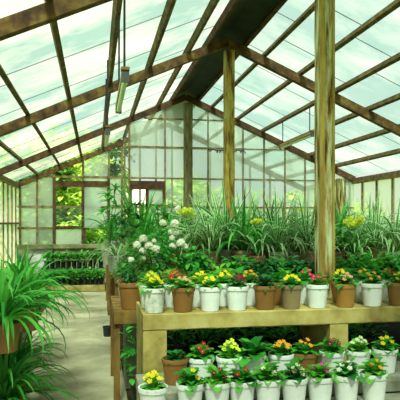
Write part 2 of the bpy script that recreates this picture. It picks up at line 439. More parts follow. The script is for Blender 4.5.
dl, dr = XD(129.5, YB), XD(165, YB)
def bpane(i, j, x, z):
    if dl < x < dr and z < ZD(150, 181, YB): return None
    return 'wall_glass'
gable('window_1', YB, bx, bz, bx[0], XR, .9, bpane, .026, 'glazed partition of brown bars across the greenhouse')
bw = MB().box(dr, XR, YB - .06, YB + .06, 0, .9); struct('wall_partition', bw, 'dwarf', 'low wall under the glazed partition')
# dark header and door frame in partition opening
zh = ZD(150, 181, YB)
hd = MB().box(dl, dr, YB - .03, YB + .03, zh - .17, zh); hd.box(dr - .05, dr, YB - .03, YB + .03, 0, zh - .17)
hd.box(dl, dl + .05, YB - .03, YB + .03, 0, zh - .17)
xm = XD(147, YB)
hd.box(xm - .03, xm + .03, YB - .02, YB + .02, .9, zh - .17); hd.box(dl, dr, YB - .02, YB + .02, ZD(150, 205, YB) - .015, ZD(150, 205, YB) + .015)
d1 = struct('door_1', hd, 'beam_dark', 'dark framed doorway with a white leaf in the partition')
wl = MB().box(xm + .03, dr - .05, YB - .006, YB + .006, .9, zh - .17); wl.build('door_panel', 'white_glass', d1)
# return wall between partition and far wall
fr = MB(); gl = MB(); x = bx[0]
for k in range(6):
    y = YB + .6 * k
    if k in (0, 3): fr.box(x - .02, x + .02, y + .03, y + .07, .9, roof(x) - .1)
    ye = min(y + .6, YC)
    if ye > y: gl.add([(x, y, .9), (x, ye, .9), (x, ye, roof(x) - .1), (x, y, roof(x) - .1)], [(0, 1, 2, 3)])
w3 = struct('window_2', fr, 'mullion', 'narrow side return of glazing behind the partition'); gl.build('panes', 'clear_glass', w3)
# far wall C
cxp = (20, 37, 54, 83, 109, 122)
cx = [XD(p, YC) for p in cxp] + [XD(p, YC) for p in (140, 156, 172, 190, 210, 230, 250, 270)]
cz = sorted([ZD(80, y, YC) for y in (146, 177, 207, 228)])
zb0 = ZD(80, 244, YC)
def pxof(x, D): 
    return 200 + F * (-S * D + CO * x) / (CO * D + S * x)
def cpane(i, j, x, z):
    p = pxof(x, YC); py = HZ - (z - CAMZ) * F / (CO * YC + S * x)
    if 54 < p < 83:
        if py > 228: return 'white_glass'
        return None if py < 207 else 'clear_glass'
    if 83 < p < 109:
        if py > 228: return None
        if 177 < py < 228: return 'white_glass' if p < 102 else None
        return 'wall_glass'
    if p > 125: return 'clear_glass'
    if 109 < p < 122: return 'clear_glass' if py < 178 else 'white_glass'
    return 'wall_glass'
gable('window_3', YC, cx, cz, XL, XR, zb0, cpane, .05, 'far end wall of the greenhouse with brown glazing bars')
xa, xb = XD(54, YC), XD(108.5, YC)
hd = MB().box(xa, xb, YC - .05, YC + .03, ZD(80, 187, YC), ZD(80, 181, YC))
xm = XD(83.5, YC); hd.box(xm - .05, xm + .05, YC - .05, YC + .03, zb0, ZD(80, 187, YC))
hd.box(xa - .03, xa + .04, YC - .06, YC + .03, 0, ZD(80, 178, YC))
hd.box(xb - .03, xb + .02, YC - .06, YC + .03, zb0, ZD(80, 178, YC))
hd.box(xa, xm, YC - .05, YC + .03, ZD(80, 228, YC), ZD(80, 226, YC))
hd.box(xm, xb, YC - .05, YC + .03, ZD(80, 208, YC) , ZD(80, 206.5, YC))
struct('trim_1', hd, 'beam_dark', 'dark wooden frame around the open far windows')
wl = MB().box(XD(84.5, YC), XD(101, YC), YC - .07, YC - .055, ZD(90, 228, YC), ZD(90, 188, YC))
struct('window_4', wl, 'white_glass', 'white sliding window sash standing before the garden view')
dw = MB().box(XD(54, YC), XR, YC - .1, YC + .1, 0, zb0 - .08); dw.box(XL, XD(54, YC), YC - .1, YC + .1, 0, ZD(45, 283, YC) if False else .2)
struct('wall_back', dw, 'dwarf', 'mossy low wall under the far windows')
struct('trim_2', MB().box(XL, XR, YC - .16, YC + .12, zb0 - .1, zb0), 'dwarf', 'stone ledge on top of the low far wall')
lp = MB().box(XL, XD(54, YC), YC - .06, YC + .02, .2, zb0 - .1); struct('wall_left_panel', lp, 'white_panel', 'white lower panel left of the far windows')

# posts under the ridge
def post(D, px, wd, mt, label, z1, batten=False):
    x = XD(px, D); r = empty('wooden_post', (x, D, 0)); tag(r, label, 'post')
    mb = MB(); n = 14
    for k in range(4):
        pass
    c = .012
    prof = [(-wd/2 + c, -wd/2), (wd/2 - c, -wd/2), (wd/2, -wd/2 + c), (wd/2, wd/2 - c), (wd/2 - c, wd/2), (-wd/2 + c, wd/2), (-wd/2, wd/2 - c), (-wd/2, -wd/2 + c)]
    vs = [(a, b, z1 * k / n) for k in range(n + 1) for a, b in prof]
    vs = [(a + rnd.uniform(-.002, .002), b + rnd.uniform(-.002, .002), z) for a, b, z in vs]
    fs = [(k * 8 + i, k * 8 + (i + 1) % 8, (k + 1) * 8 + (i + 1) % 8, (k + 1) * 8 + i) for k in range(n) for i in range(8)]
    fs += [tuple(range(8))[::-1], tuple(range(n * 8, n * 8 + 8))]
    mb.add(vs, fs, .5); mb.build('shaft', mt, r, True)
    if batten:
        mb = MB().box(-wd / 2 - .004, -wd / 2 + .036, -wd / 2 - .018, -wd / 2 - .0005, 0, z1); mb.build('batten', 'batten', r)
        mb = MB().box(wd / 2 - .018, wd / 2 + .003, -wd / 2 - .01, -wd / 2 - .0005, 0, z1); mb.build('batten', 'batten', r)
    return r
post(4.3, 324, .122, 'post_near', 'thick lichened wooden post right of centre, rising behind the front pots', RZ - .16, True)
post(7.6, 229, .135, 'post', 'slim ochre wooden post with peeling surface in the middle of the greenhouse', RZ - .16)
post(YB - .1, 188, .165, 'post_dark', 'mossy grey wooden post at the glazed partition peak', RZ - .16)
post(YB - .1, 340, .14, 'post_near', 'short pale post by the right eave near the partition', roof(XD(340, YB)) - .16)

# ================================================================ BENCHES
BZ = CAMZ - .606; BY0, BY1 = 3.69, 4.31
BX0 = .31
bench = empty('concrete_bench', (BX0, BY0, 0)); tag(bench, 'yellowed concrete bench with thick slab holding rows of flower pots', 'bench')
sb = MB(); T = .112
n = 30
def slab(x0, x1, y0, y1, z0, z1):
    mb = MB(); c = .008
    prof = [(y0, z0 + c), (y0 + c, z0), (y1 - c, z0), (y1, z0 + c), (y1, z1 - c), (y1 - c, z1), (y0 + c, z1), (y0, z1 - c)]
    vs = []; k = 60
    for i in range(k + 1):
        for (a, b) in prof: vs.append((x0 + (x1 - x0) * i / k, a + rnd.uniform(-.002, .002), b + rnd.uniform(-.002, .002)))
    fs = [(i * 8 + j, (i + 1) * 8 + j, (i + 1) * 8 + (j + 1) % 8, i * 8 + (j + 1) % 8) for i in range(k) for j in range(8)]
    fs += [tuple(range(8)), tuple(range(k * 8, k * 8 + 8))[::-1]]
    mb.add(vs, fs, .5); return mb
slab(0, 3.4, 0, BY1 - BY0, BZ - T, BZ).build('slab', 'bench', bench)
for (a, wd) in ((.002, .155), (XD(341, 3.69) - BX0 - .08, .135), (XD(342.5, 3.75) - BX0 + 1.0, .135)):
    MB().box(a, a + wd, .004, .6, 0, BZ - T - .0005).build('leg', 'bench', bench)
# lower tier in front
LZ = CAMZ - .99
low = empty('low_staging', (BX0, 2.9, 0)); tag(low, 'low concrete step in front of the bench holding a row of pots', 'step')
slab(-.05, 3.4, .34, .77, LZ - .08, LZ).build('slab', 'plinth', low)
slab(-.05, 3.4, .05, .336, LZ - .16, LZ - .08).build('front_slab', 'plinth', low)
for a in (.0, 1.5, 3.2): MB().box(a, a + .12, .08, .7, 0, LZ - .165).build('leg', 'plinth', low)

def table(x0, x1, y0, y1, z, label, top='wood', leg='wood', lw=.05, nslat=7, plinth=False):
    r = empty('staging_table', (x0, y0, 0)); tag(r, label, 'table')
    mb = MB(); d = y1 - y0
    for k in range(nslat):
        a = d * k / nslat; mb.box(0, x1 - x0, a + .004, a + d / nslat - .012, z - .025, z)
    mb.build('table_top', top, r)
    a = MB(); 
    a.box(.0, .03, .0, d, z - .1, z - .026); a.box(.03, x1 - x0, .0, .03, z - .1, z - .026); a.box(.03, x1 - x0, d - .03, d, z - .1, z - .026)
    a.build('frame', leg, r)
    L = x1 - x0
    for i in range(4):
        for yy in (.032, d - .032 - lw):
            xx = .0 + (L - lw) * i / 3
            MB().box(xx, xx + lw, yy, yy + lw, 0, z - .101 if i else z - .026).build('leg', leg, r)
    if plinth:
        MB().box(.36, x1 - x0, .012, .024, 0, z - .105).build('added_dark_backing', 'pot_black', r)  # made-up black sheet, added to keep the gap under the staging dark
        MB().box(.12, .5, .5, .9, 0, z - .12).build('plinth', 'plinth', r)
    return r
T2 = CAMZ - .725
table(.15, 4.6, 4.58, 5.6, T2, 'low wooden staging table directly behind the concrete bench', plinth=True)
T3 = CAMZ - .52
table(.2, 5.2, 5.72, 7.3, T3, 'wooden staging table holding the row of striped leaf plants')
T4 = CAMZ - .46
table(.2, 5.2, 7.75, 9.2, T4, 'far wooden staging table behind the slim ochre post')
table(.2, 5.2, 9.5, 10.9, T4, 'farthest wooden staging table against the glazed partition')
TLZ = .62
table(-1.75, -.72, 3.2, 6.8, TLZ, 'wooden table left of the aisle under the arching leaves')

# ================================================================ GARDEN OUTSIDE
def tree(name, x, y, h, cr, n, leaf, label, cat, tz=None, ls=.3):
    r = empty(name, (x, y, -.04)); tag(r, label, cat, 'greenery outside')
    MB().tube([(0, 0, 0), (.05, .03, h * .4), (-.04, .05, h * .75)], .1, .04, 8).build('trunk', 'bark', r, True)
    mb = MB(); blobs = [(rnd.uniform(-.6, .6) * cr, rnd.uniform(-.6, .6) * cr, h * rnd.uniform(.3, .95), cr * rnd.uniform(.35, .6)) for _ in range(9)]
    for k in range(n):
        bx_, by_, bz_, br = blobs[k % 9]
        d = Vector((rnd.gauss(0, 1), rnd.gauss(0, 1), rnd.gauss(0, 1))).normalized() * br * (rnd.random() ** .4)
        oval(mb, (bx_ + d.x, by_ + d.y, max(.1, bz_ + d.z)), rnd.random() * 6.28, rnd.uniform(-.6, .9), ls * rnd.uniform(.7, 1.3), ls * .6, .2, None, 0, .6)
    mb.build('crown', leaf, r)
    return r
tree('garden_tree', XD(62, 19), 19, 3.8, 1.3, 1500, 'garden_leaf', 'sunlit yellow green tree seen through the open left far window', 'tree')
tree('garden_tree', XD(92, 22), 22, 4.2, 1.6, 1500, 'garden_leaf', 'sunlit tree outside behind the white far sash', 'tree')
tree('garden_tree', XD(116, 17.5), 17.5, 4.6, .8, 900, 'garden_leaf_dark', 'darker evergreen tree outside right of the white sash', 'tree', ls=.2)
tree('garden_tree', XD(35, 18), 18, 3.2, 1.2, 1200, 'garden_leaf_dark', 'dark tree outside the far left corner', 'tree')
tree('garden_bush', XD(137, 19), 19, 1.9, .8, 900, 'garden_leaf', 'bright yellow green bush outside the partition doorway', 'bush')
tree('garden_bush', XD(75, 16.4), 16.4, 1.9, .8, 900, 'garden_leaf', 'low sunlit bush just outside the open far window', 'bush', ls=.2)
tree('garden_bush', XD(104, 16.2), 16.2, 1.4, .6, 700, 'garden_leaf', 'small bright bush outside below the white sash', 'bush', ls=.18)
for i, (p, dd, hh) in enumerate(((10, 26, 5), (60, 30, 6), (110, 30, 5.5), (160, 28, 3.6), (215, 27, 2.6), (280, 27, 2.4), (340, 27, 2.6))):
    tree('garden_tree', XD(p, dd), dd, hh, 2.6, 900, 'garden_leaf', 'distant pale green tree beyond the greenhouse, %s from the left' % ords[i], 'tree', ls=.5)
# pale tunnel outside
pt = empty('polytunnel', (XD(136, 24), 23, 0)); tag(pt, 'pale arched tunnel roof outside, seen through the partition doorway', 'polytunnel')
mb = MB(); k = 16; r_ = 1.15
vs = [(r_ * math.cos(math.pi * i / k), yy, 1.55 + 1.5 * math.sin(math.pi * i / k)) for yy in (0, 5) for i in range(k + 1)]
vs += [(r_ * s_, yy, -.04) for yy in (0, 5) for s_ in (1, -1)]
b_ = k + 1
fs = [(i, i + 1, b_ + i + 1, b_ + i) for i in range(k)] + [tuple(range(k + 1)) + (2 * b_ + 1, 2 * b_), tuple(range(2 * b_ - 1, b_ - 1, -1)) + (2 * b_ + 2, 2 * b_ + 3), (2 * b_, 0, b_, 2 * b_ + 2), (2 * b_ + 1, 2 * b_ + 3, 2 * b_ - 1, k)]
mb.add(vs, fs, .5); mb.build('cover', 'poly', pt)

# ================================================================ FRONT ROW POTS
def primrose(px, D, z, potmat, col, nfl, leaf='leaf', label='', group='', rt=.083, rb=.06, h=.166, fr=.016, L=.095, spread=.075, tall=.03, nleaf=26, py=None,
             fz=(.012, .05), name='potted_primrose', cat='potted flower', eye='yellow'):
    r = empty(name, (XD(px, D), D, z), rnd.uniform(-.4, .4)); tag(r, label, cat, group)
    pot_part(r, rt, rb, h, potmat); primula_foliage(h, spread, nleaf, L, leaf, r, tall)
    if nfl: flowers(r, col, scatter(nfl, .052, h + fz[0] + .022, h + fz[1] + .03, .018), fr, eye)
    return r
G1 = 'flower pots in the front row on the concrete bench'
D1 = BY0 + .068
primrose(154, D1, BZ, 'pot_mottled', 'yellow', 7, 'leaf_bright', 'mottled whitish pot of yellow flowers at the left end of the concrete bench', G1)
primrose(183, D1, BZ, 'pot_brown', 'peach', 7, 'leaf_bright', 'brown pot of small peach flowers on the bench, beside the mottled pot', G1, fr=.014)
primrose(210, D1, BZ, 'pot_white', 'yellow', 5, 'leaf_bright', 'clean white pot of yellow flowers between a brown pot and a white pot', G1, fz=(.015, .045))
primrose(237, D1, BZ, 'pot_white', 'maroon', 8, 'leaf', 'white front pot of dark maroon flowers', G1, fz=(.012, .055), eye='crimson', fr=.017)
primrose(265, D1, BZ, 'pot_brown', 'maroon', 0, 'leaf_dark', 'brown pot of dark green leaves without flowers, bench front row', G1, nleaf=34, L=.08, tall=.05, name='potted_foliage_plant', cat='potted plant')
primrose(291, D1, BZ, 'pot_tan', 'yellow', 6, 'leaf', 'dull olive tan pot of yellow flowers in the bench front row', G1, rt=.077)
primrose(317, D1, BZ, 'pot_white', 'crimson', 7, 'leaf_bright', 'white pot of crimson flowers standing before the thick post', G1, fz=(.012, .045), fr=.017)
primrose(345, D1, BZ, 'pot_orange', 'peach', 5, 'leaf', 'orange brown pot of peach flowers right of the thick post', G1, eye='orange')
primrose(372, D1, BZ, 'pot_white', 'orange', 5, 'leaf', 'white pot of orange flowers, second from the right in the bench front row', G1)
primrose(398, D1, BZ, 'pot_brown', 'yellow', 5, 'leaf', 'brown pot of yellow flowers cut by the right picture edge', G1)
G2 = 'flower pots in the second row on the concrete bench'
D2 = BY0 + .275
for (px, pm, col, nf, lf, lb) in (
    (150, 'pot_mottled', 'yellow', 6, 'leaf_lime', 'mottled pot of yellow flowers just behind the leftmost front pot'),
    (174, 'pot_white', 'red', 8, 'leaf', 'white pot of bright red flowers behind the brown pot of peach flowers'),
    (200, 'pot_white', 'yellow', 6, 'leaf_lime', 'white second row pot of yellow flowers, right of the red flowers'),
    (223, 'pot_white', 'yellow', 7, 'leaf_bright', 'white second row pot of yellow flowers, left of the orange flowers'),
    (249, 'pot_white', 'orange', 6, 'leaf', 'white second row pot of orange flowers behind the maroon flowers'),
    (275, 'pot_brown', 'yellow', 0, 'leaf', 'brown second row pot of plain green leaves behind the dark leafy pot'),
    (306, 'pot_white', 'crimson', 4, 'leaf', 'white second row pot of crimson flowers just left of the thick post'),
    (341, 'pot_brown', 'yellow', 7, 'leaf_bright', 'brown second row pot of yellow flowers just right of the thick post'),
    (363, 'pot_mottled', 'orange', 4, 'leaf', 'pale mottled second row pot of orange flowers at the right'),
    (388, 'pot_white', 'red', 4, 'leaf', 'white second row pot of red flowers at the right picture edge')):
    primrose(px, D2, BZ, pm, col, nf, lf, lb, G2, fz=(.02, .065), tall=.03)
G3 = 'leafy pots in the rear row on the concrete bench'
D3 = BY0 + .47
for i, (px, lf) in enumerate(((148, 'leaf'), (171, 'leaf_lime'), (194, 'leaf'), (216, 'leaf_bright'), (239, 'leaf'), (262, 'leaf_dark'), (286, 'leaf_bright'), (303, 'leaf_bright'), (352, 'leaf'), (376, 'leaf'))):
    primrose(px, D3, BZ, 'pot_brown', 'yellow', 0, lf, ('rear row pot of bright lime leaves on the bench' if i == 1 else 'rear row pot of %sgreen leaves on the bench, %s from the left' % ({'leaf_dark': 'dark ', 'leaf_bright': 'bright ', 'leaf': ''}[lf], ords[i])), G3,
             tall=.06, L=.09, nleaf=24, name='potted_foliage_plant', cat='potted plant')
# lower tier
G4 = 'flower pots on the low step below the bench'
for (px, D, pm, col, nf, lf, L, lb) in (
    (153, 3.3, 'pot_white', 'yellow', 9, 'leaf_bright', .06, 'pot of yellow flowers on the low step at its left end'),
    (175, 3.42, 'pot_brown', 'yellow', 0, 'leaf_dark', .06, 'pot of low dark leaves on the low step, left of the red flowers'),
    (201, 3.42, 'pot_white', 'red', 5, 'leaf', .085, 'low step pot of broad green leaves with a red flower cluster'),
    (229, 3.40, 'pot_white', 'lime', 12, 'leaf_bright', .07, 'low step pot heaped with pale yellow green flowers'),
    (253, 3.42, 'pot_white', 'yellow', 0, 'leaf', .12, 'white rimmed low step pot of tall upright broad leaves'),
    (281, 3.42, 'pot_white', 'orange', 8, 'leaf', .075, 'low step pot of orange flowers'),
    (304, 3.42, 'pot_brown', 'orange', 4, 'leaf', .08, 'low step pot with a few rust orange flowers left of the bench leg'),
    (332, 3.42, 'pot_white', 'maroon', 6, 'leaf', .085, 'low step pot of maroon flowers below the right bench leg'),
    (358, 3.42, 'pot_white', 'cream', 7, 'leaf_bright', .085, 'low step pot of cream flowers right of the bench leg'),
    (385, 3.42, 'pot_white', 'yellow', 5, 'leaf', .08, 'low step pot of yellow flowers at the right picture edge')):
    primrose(px, D if px > 160 else 3.12, LZ if px > 160 else LZ - .08, pm, col, nf, lf, lb, G4, L=L * 1.25, rt=.084, h=.155, fz=(.02, .06) if nf != 12 else (.02, .085), tall=.03, nleaf=26)
for i, (px, col, nf) in enumerate(((190, 'yellow', 3), (217, 'maroon', 4), (242, 'red', 2), (268, 'cream', 4), (294, 'cream', 9), (320, 'magenta', 4), (346, 'white', 5), (374, 'orange', 4))):
    primrose(px, 3.12, LZ - .08, 'pot_white', col, nf, 'leaf_bright' if i % 2 else 'leaf', 'frontmost pot of %s flowers along the bottom, %s from the left' % (col, ords[i]), G4 + ', front row', rt=.08, L=.1, fz=(.01, .05), nleaf=34, tall=.05)

# dark pots of foliage under the bench
def clump(name, loc, potmat, rt, rb, h, leaf, n, L, height, label, cat, group, W=.6):
    r = empty(name, loc, rnd.random() * 6); tag(r, label, cat, group); pot_part(r, rt, rb, h, potmat, 20)
    mb = MB()
    for k in range(n):
        az = rnd.random() * 6.28; q = rnd.random(); rr = rt * (.3 + 1.2 * math.sqrt(rnd.random())) * (1.1 - .3 * q)
        oval(mb, (math.cos(az) * rr, math.sin(az) * rr, h + height * q), az + rnd.uniform(-.8, .8), rnd.uniform(-.3, 1.0), L * rnd.uniform(.7, 1.25), L * W, .25, None, 0, .7)
    for k in range(6):
        az = k; mb.tube([(0, 0, h - .02), (math.cos(az) * rt * .6, math.sin(az) * rt * .6, h + height * .8)], .003, n=4)
    f = mb.build('foliage', leaf, r); adopt(r, f)
    return r
pk = empty('low_shelf', (.75, 4.33, 0)); tag(pk, 'low grey shelf in the dark gap behind the concrete bench', 'shelf')
MB().box(0, 3.85, 0, .23, .3, .325).build('shelf_board', 'plinth', pk)
for a in (0, 1.9, 3.78): MB().box(a, a + .07, .02, .2, 0, .299).build('leg', 'plinth', pk)
uc = clump('potted_foliage_plant', (XD(175, 4.445), 4.445, .325), 'pot_black', .1, .08, .2, 'leaf', 60, .07, .18, 'black pot of dark foliage under the bench, first from the left', 'potted plant', 'black pots under the bench')
for i in range(1, 8):
    c = copy_tree(uc); c.location = (XD(175 + 27 * i, 4.445), 4.445, .325); c.rotation_euler.z = i * 1.3
    c['label'] = 'black pot of dark foliage under the bench, %s from the left' % ords[i]

# ================================================================ TABLE 2: big pots, white flowering bush
def bush(loc, potmat, rt, h, rad, hh, n, leaf, L, label, name='potted_bush', cat='potted plant', heads=(), col='white', fr=.012, hr=.03):
    r = empty(name, loc); tag(r, label, cat); pot_part(r, rt, rt * .72, h, potmat)
    mb = MB()
    for k in range(9):
        a = k * 2.4; mb.tube([(0, 0, h - .02), (math.cos(a) * rad * .35, math.sin(a) * rad * .35, h + hh * .4), (math.cos(a) * rad * .6, math.sin(a) * rad * .6, h + hh * .8)], .006, .002, 5)
    b = mb.build('stems', 'stem', r); mb = MB()
    for k in range(n):
        d = Vector((rnd.gauss(0, 1), rnd.gauss(0, 1), rnd.gauss(0, .9))).normalized() * (rnd.random() ** .45)
        p = Vector((d.x * rad, d.y * rad, h + hh * .5 + d.z * hh * .5))
        oval(mb, p, math.atan2(d.y, d.x) + rnd.uniform(-.9, .9), rnd.uniform(-.5, .8), L * rnd.uniform(.7, 1.3), L * .5, .25, None, 0, .8)
    f = mb.build('foliage', leaf, r); adopt(r, b, f)
    for (dx, dy, dz, sc) in heads:
        mb = MB(); cluster(mb, (0, 0, 0), hr * sc, 26, fr * 1.2 * sc, 0, 1)
        fh = mb.build('flower_head', [col, 'lime'], r, loc=(dx, dy, dz)); adopt(r, fh)
    return r
D = 4.98; x0 = XD(155, D)
heads = []
for (px, py, s_) in ((143, 239, 1.15), (137, 245, 1.0), (149, 246, 1.1), (143, 251, .9), (156, 249, 1.1), (143, 258, .75), (163, 223, .9), (175, 224, 1.1), (171, 232, .8), (176, 233, .75), (172, 238, .75), (173, 246, .95), (181, 243, 1.1), (154, 241, .6), (131, 260, .8), (178, 209, .8), (186, 247, .7)):
    yy = D - .22 + rnd.uniform(-.02, .03); heads.append((XD(px, yy) - x0, yy - D, ZD(px, py, yy) - T2, s_))
bush((x0, D, T2), 'pot_clay', .13, .2, .27, .46, 750, 'leaf', .06, 'leafy bush covered in round white flower heads behind the leftmost bench pots', heads=heads, name='white_flowering_bush', cat='flowering bush')
bush((XD(131, 4.78), 4.72, T2), 'pot_brown', .115, .225, .13, .12, 120, 'leaf_dark', .05, 'large plain brown pot with dark leaves left of the concrete bench')
i = 0
for (px, D, lf, rr, hh, pm, dsc) in ((196, 5.0, 'leaf', .13, .24, 'pot_brown', 'green'), (218, 4.85, 'leaf_lime', .13, .12, 'pot_grey', 'bright green'), (240, 5.0, 'leaf', .14, .18, 'pot_brown', 'green'), (262, 4.85, 'leaf_dark', .14, .17, 'pot_brown', 'dark green'),
                             (284, 5.0, 'leaf', .14, .18, 'pot_grey', 'green'), (302, 4.85, 'leaf_dark', .13, .16, 'pot_brown', 'dark green'), (350, 4.9, 'leaf', .14, .2, 'pot_brown', 'green'), (374, 5.0, 'leaf_bright', .14, .2, 'pot_grey', 'bright green'), (397, 4.9, 'leaf', .14, .2, 'pot_brown', 'green')):
    bush((XD(px, D), D, T2), pm, .1, .15, rr * 1.1, hh * 1.45, 260, lf, .085, 'low %s bushy plant behind the bench pots, %s from the white flowering bush' % (dsc, ords[i]), name='potted_bush'); i += 1

# ================================================================ STRAP LEAF PLANTS
def strap(loc, potmat, rt, h, nb, L, W, leaf, label, group, name='potted_spider_plant', cat='potted plant', el=(35, 85), droop=(1.6, 2.8), seg=8, straight=0):
    r = empty(name, loc, rnd.random() * 6.28); tag(r, label, cat, group); pot_part(r, rt, rt * .75, h, potmat, 24)
    mb = MB()
    for k in range(nb):
        az = k * 2.39996 + rnd.uniform(-.3, .3); e = R(rnd.uniform(*el)); a = rt * .35 * rnd.random()
        s_ = k < straight
        blade(mb, (math.cos(az) * a, math.sin(az) * a, h - .02), az, R(rnd.uniform(72, 86)) if s_ else e, L * rnd.uniform(.65, 1.1), W * rnd.uniform(.8, 1.2),
              rnd.uniform(.2, .7) if s_ else rnd.uniform(*droop), seg, None, rnd.uniform(-.8, .8))
    f = mb.build('leaves', leaf, r, True); adopt(r, f)
    return r
GS = 'striped strap leaf plants on the staging table'
protos = [strap((0, 0, 0), pm, .12, .2, nb, L, .032, lf, '', GS, straight=st)
          for (pm, nb, L, lf, st) in (('pot_tan', 70, .7, 'leaf_stripe', 6), ('pot_grey', 70, .56, 'leaf_stripe', 3), ('pot_tan', 60, .66, 'leaf_blade', 12), ('pot_grey', 70, .74, 'leaf_stripe', 10))]
spots = [(192, 6.1, 1), (210, 6.0, 0), (226, 6.15, 3), (243, 5.95, 2), (260, 6.1, 0), (277, 5.95, 3), (293, 6.1, 1), (308, 6.0, 0), (338, 6.1, 2), (357, 6.0, 1), (376, 6.1, 0), (396, 6.0, 3),
         (183, 6.9, 2), (200, 6.8, 3), (217, 6.9, 0), (234, 6.8, 1), (251, 6.9, 2), (268, 6.8, 2), (286, 6.9, 0), (303, 6.8, 3), (320, 6.9, 1), (336, 6.8, 2), (352, 6.9, 0), (369, 6.8, 3), (386, 6.9, 1)]
used = set()
cnt = {6: 0, 7: 0}
for (px, D, k) in spots:
    o = protos[k] if k not in used else copy_tree(protos[k]); used.add(k)
    o.location = (XD(px, D), D, T3); o.rotation_euler.z = rnd.random() * 6.28; sc = rnd.uniform(.88, 1.08); o.scale = (sc, sc, sc)
    row = 6 if D < 6.5 else 7
    o['label'] = '%s arching leaf plant, staging table %s row, %s from the left' % (
        'plain green' if k == 2 else 'cream striped', 'front' if row == 6 else 'rear', (ords + ['thirteenth'])[cnt[row]]); cnt[row] += 1
# far tables: taller foliage
far = strap((XD(205, 8.3), 8.3, T4), 'pot_clay', .13, .2, 34, .62, .03, 'leaf_blade', 'plain green strap leaf plant on the far table, first from the left', 'green plants on the far tables', straight=14)
for i, px in enumerate((150, 170, 240, 275, 300, 345, 375)):
    c = copy_tree(far); c.location = (XD(px, 8.4), 8.4 + .2 * (i % 2), T4); c.rotation_euler.z = i
    c['label'] = 'plain green strap leaf plant on the far table, %s of the copies to its right' % ords[i] if False else 'plain green strap leaf plant on the far table near column %s of plants' % ords[i]
    c['label'] = 'plain green strap leaf plant on the far table, %s from the left' % {150: 'first', 170: 'second', 240: 'fourth', 275: 'fifth', 300: 'sixth', 345: 'seventh', 375: 'eighth'}[px]
far['label'] = 'plain green strap leaf plant on the far table, third from the left'
# snake plants
for i, (px, D, hh) in enumerate(((219, 7.1, .62), (239, 7.1, .6))):
    r = empty('snake_plant', (XD(px, D), D, T3)); tag(r, 'tall stiff upright green blades %s the slim ochre post' % ('left of' if i == 0 else 'right of'), 'potted plant')
    pot_part(r, .09, .07, .15, 'pot_clay', 20); mb = MB()
    for k in range(5): blade(mb, (rnd.uniform(-.03, .03), rnd.uniform(-.03, .03), .13), rnd.random() * 6.28, R(rnd.uniform(80, 89)), hh * (1 - .1 * k), .05, .08, 6, .1 + .1 * k, .4)
    mb.build('leaves', 'leaf_dark', r, True)
# yellow green orchids / blooms
def yplant(px, py, D, tz, label, rad=.09):
    x = XD(px, D); r = empty('yellow_flowering_plant', (x, D, tz)); tag(r, label, 'flowering plant'); pot_part(r, .09, .07, .16, 'pot_clay', 20)
    zt = ZD(px, py, D) - tz; mb = MB()
    for k in range(14): blade(mb, (0, 0, .14), k * 2.4, R(rnd.uniform(50, 80)), .35, .025, 1.4, 6)
    mb.build('leaves', 'leaf_blade', r, True)
    st = MB(); st.tube([(0, 0, .13), (.01, 0, zt * .6), (0, 0, zt)], .005, .003, 5); st.build('stem', 'stem', r)
    for k in range(11):
        mb = MB(); a = k * 2.4; q = rad * (.2 + .09 * k); cluster(mb, (0, 0, 0), rad * .3, 12, rad * .2, 0, 1)
        mb.build('flower_head', ['lime', 'yellow'], r, loc=(math.cos(a) * q, math.sin(a) * q * .6, zt + rnd.uniform(-.5, .4) * rad))
yplant(186, 212, 6.4, T3, 'yellow green flower cluster right of the white flowering bush')
yplant(257, 221, 5.8, T3, 'yellow green flower cluster amid the striped leaves right of the ochre post', .06)
yplant(354, 221, 5.85, T3, 'yellow green flower cluster right of the thick post', .1)
yplant(300, 210, 6.6, T3, 'small yellow green flower cluster left of the thick post', .04)

# ================================================================ LEFT END OF STAGING: tall leafy plants
def fan_plant(loc, label, h=.2, zs=(.25, .8), n=9, L=.2, W=.03, leaf='leaf', rt=.11):
    r = empty('fan_leaf_plant', loc); tag(r, label, 'potted plant'); pot_part(r, rt, rt * .75, h, 'pot_grey', 20)
    st = MB(); mb = MB()
    for k in range(n):
        a = k * 2.4; q = k / (n - 1); z = zs[0] + (zs[1] - zs[0]) * q; rr = .12 * (1 - .4 * q)
        tip = (math.cos(a) * rr, math.sin(a) * rr, h + z); st.tube([(0, 0, h - .03), (math.cos(a) * rr * .3, math.sin(a) * rr * .3, h + z * .6), tip], .006, .003, 5)
        for j in range(11): blade(mb, tip, j * .571 + rnd.uniform(-.2, .2), R(rnd.uniform(-10, 50)), L * rnd.uniform(.7, 1.1), W, rnd.uniform(.6, 1.6), 5)
    st.build('stems', 'stem', r); mb.build('leaves', leaf, r, True)
    return r
fan_plant((XD(110, 7.0), 6.95, T3), 'tall plant with fans of narrow green leaves at the aisle corner', zs=(.15, .72), L=.17)
fan_plant((XD(131, 6.1), 6.1, T3), 'leafy fan plant behind the white flowering bush', zs=(.1, .5), L=.16, leaf='leaf_dark')
fan_plant((XD(160, 6.3), 6.3, T3), 'dense fan leaf plant right behind the white flower heads', zs=(.1, .5), L=.17)
strap((XD(140, 7.0), 7.0, T3), 'pot_clay', .12, .2, 22, .95, .035, 'leaf_blade', 'tall plant with very long upright blades left of the mossy post', None, name='long_blade_plant', el=(62, 84), droop=(.3, 1.0), straight=6)
strap((XD(170, 6.3), 6.9, T3), 'pot_clay', .12, .2, 26, .6, .03, 'leaf_blade', 'green blade plant behind the white flowering bush, right side', None, name='long_blade_plant', el=(50, 84), droop=(.4, 1.4), straight=8)
strap((XD(112, 8.2), 8.0, T4), 'pot_grey', .12, .2, 40, .75, .022, 'leaf_blade', 'long leaves hanging down beside the aisle on the far table corner', None, name='trailing_plant', el=(20, 80), droop=(2.2, 3.2))
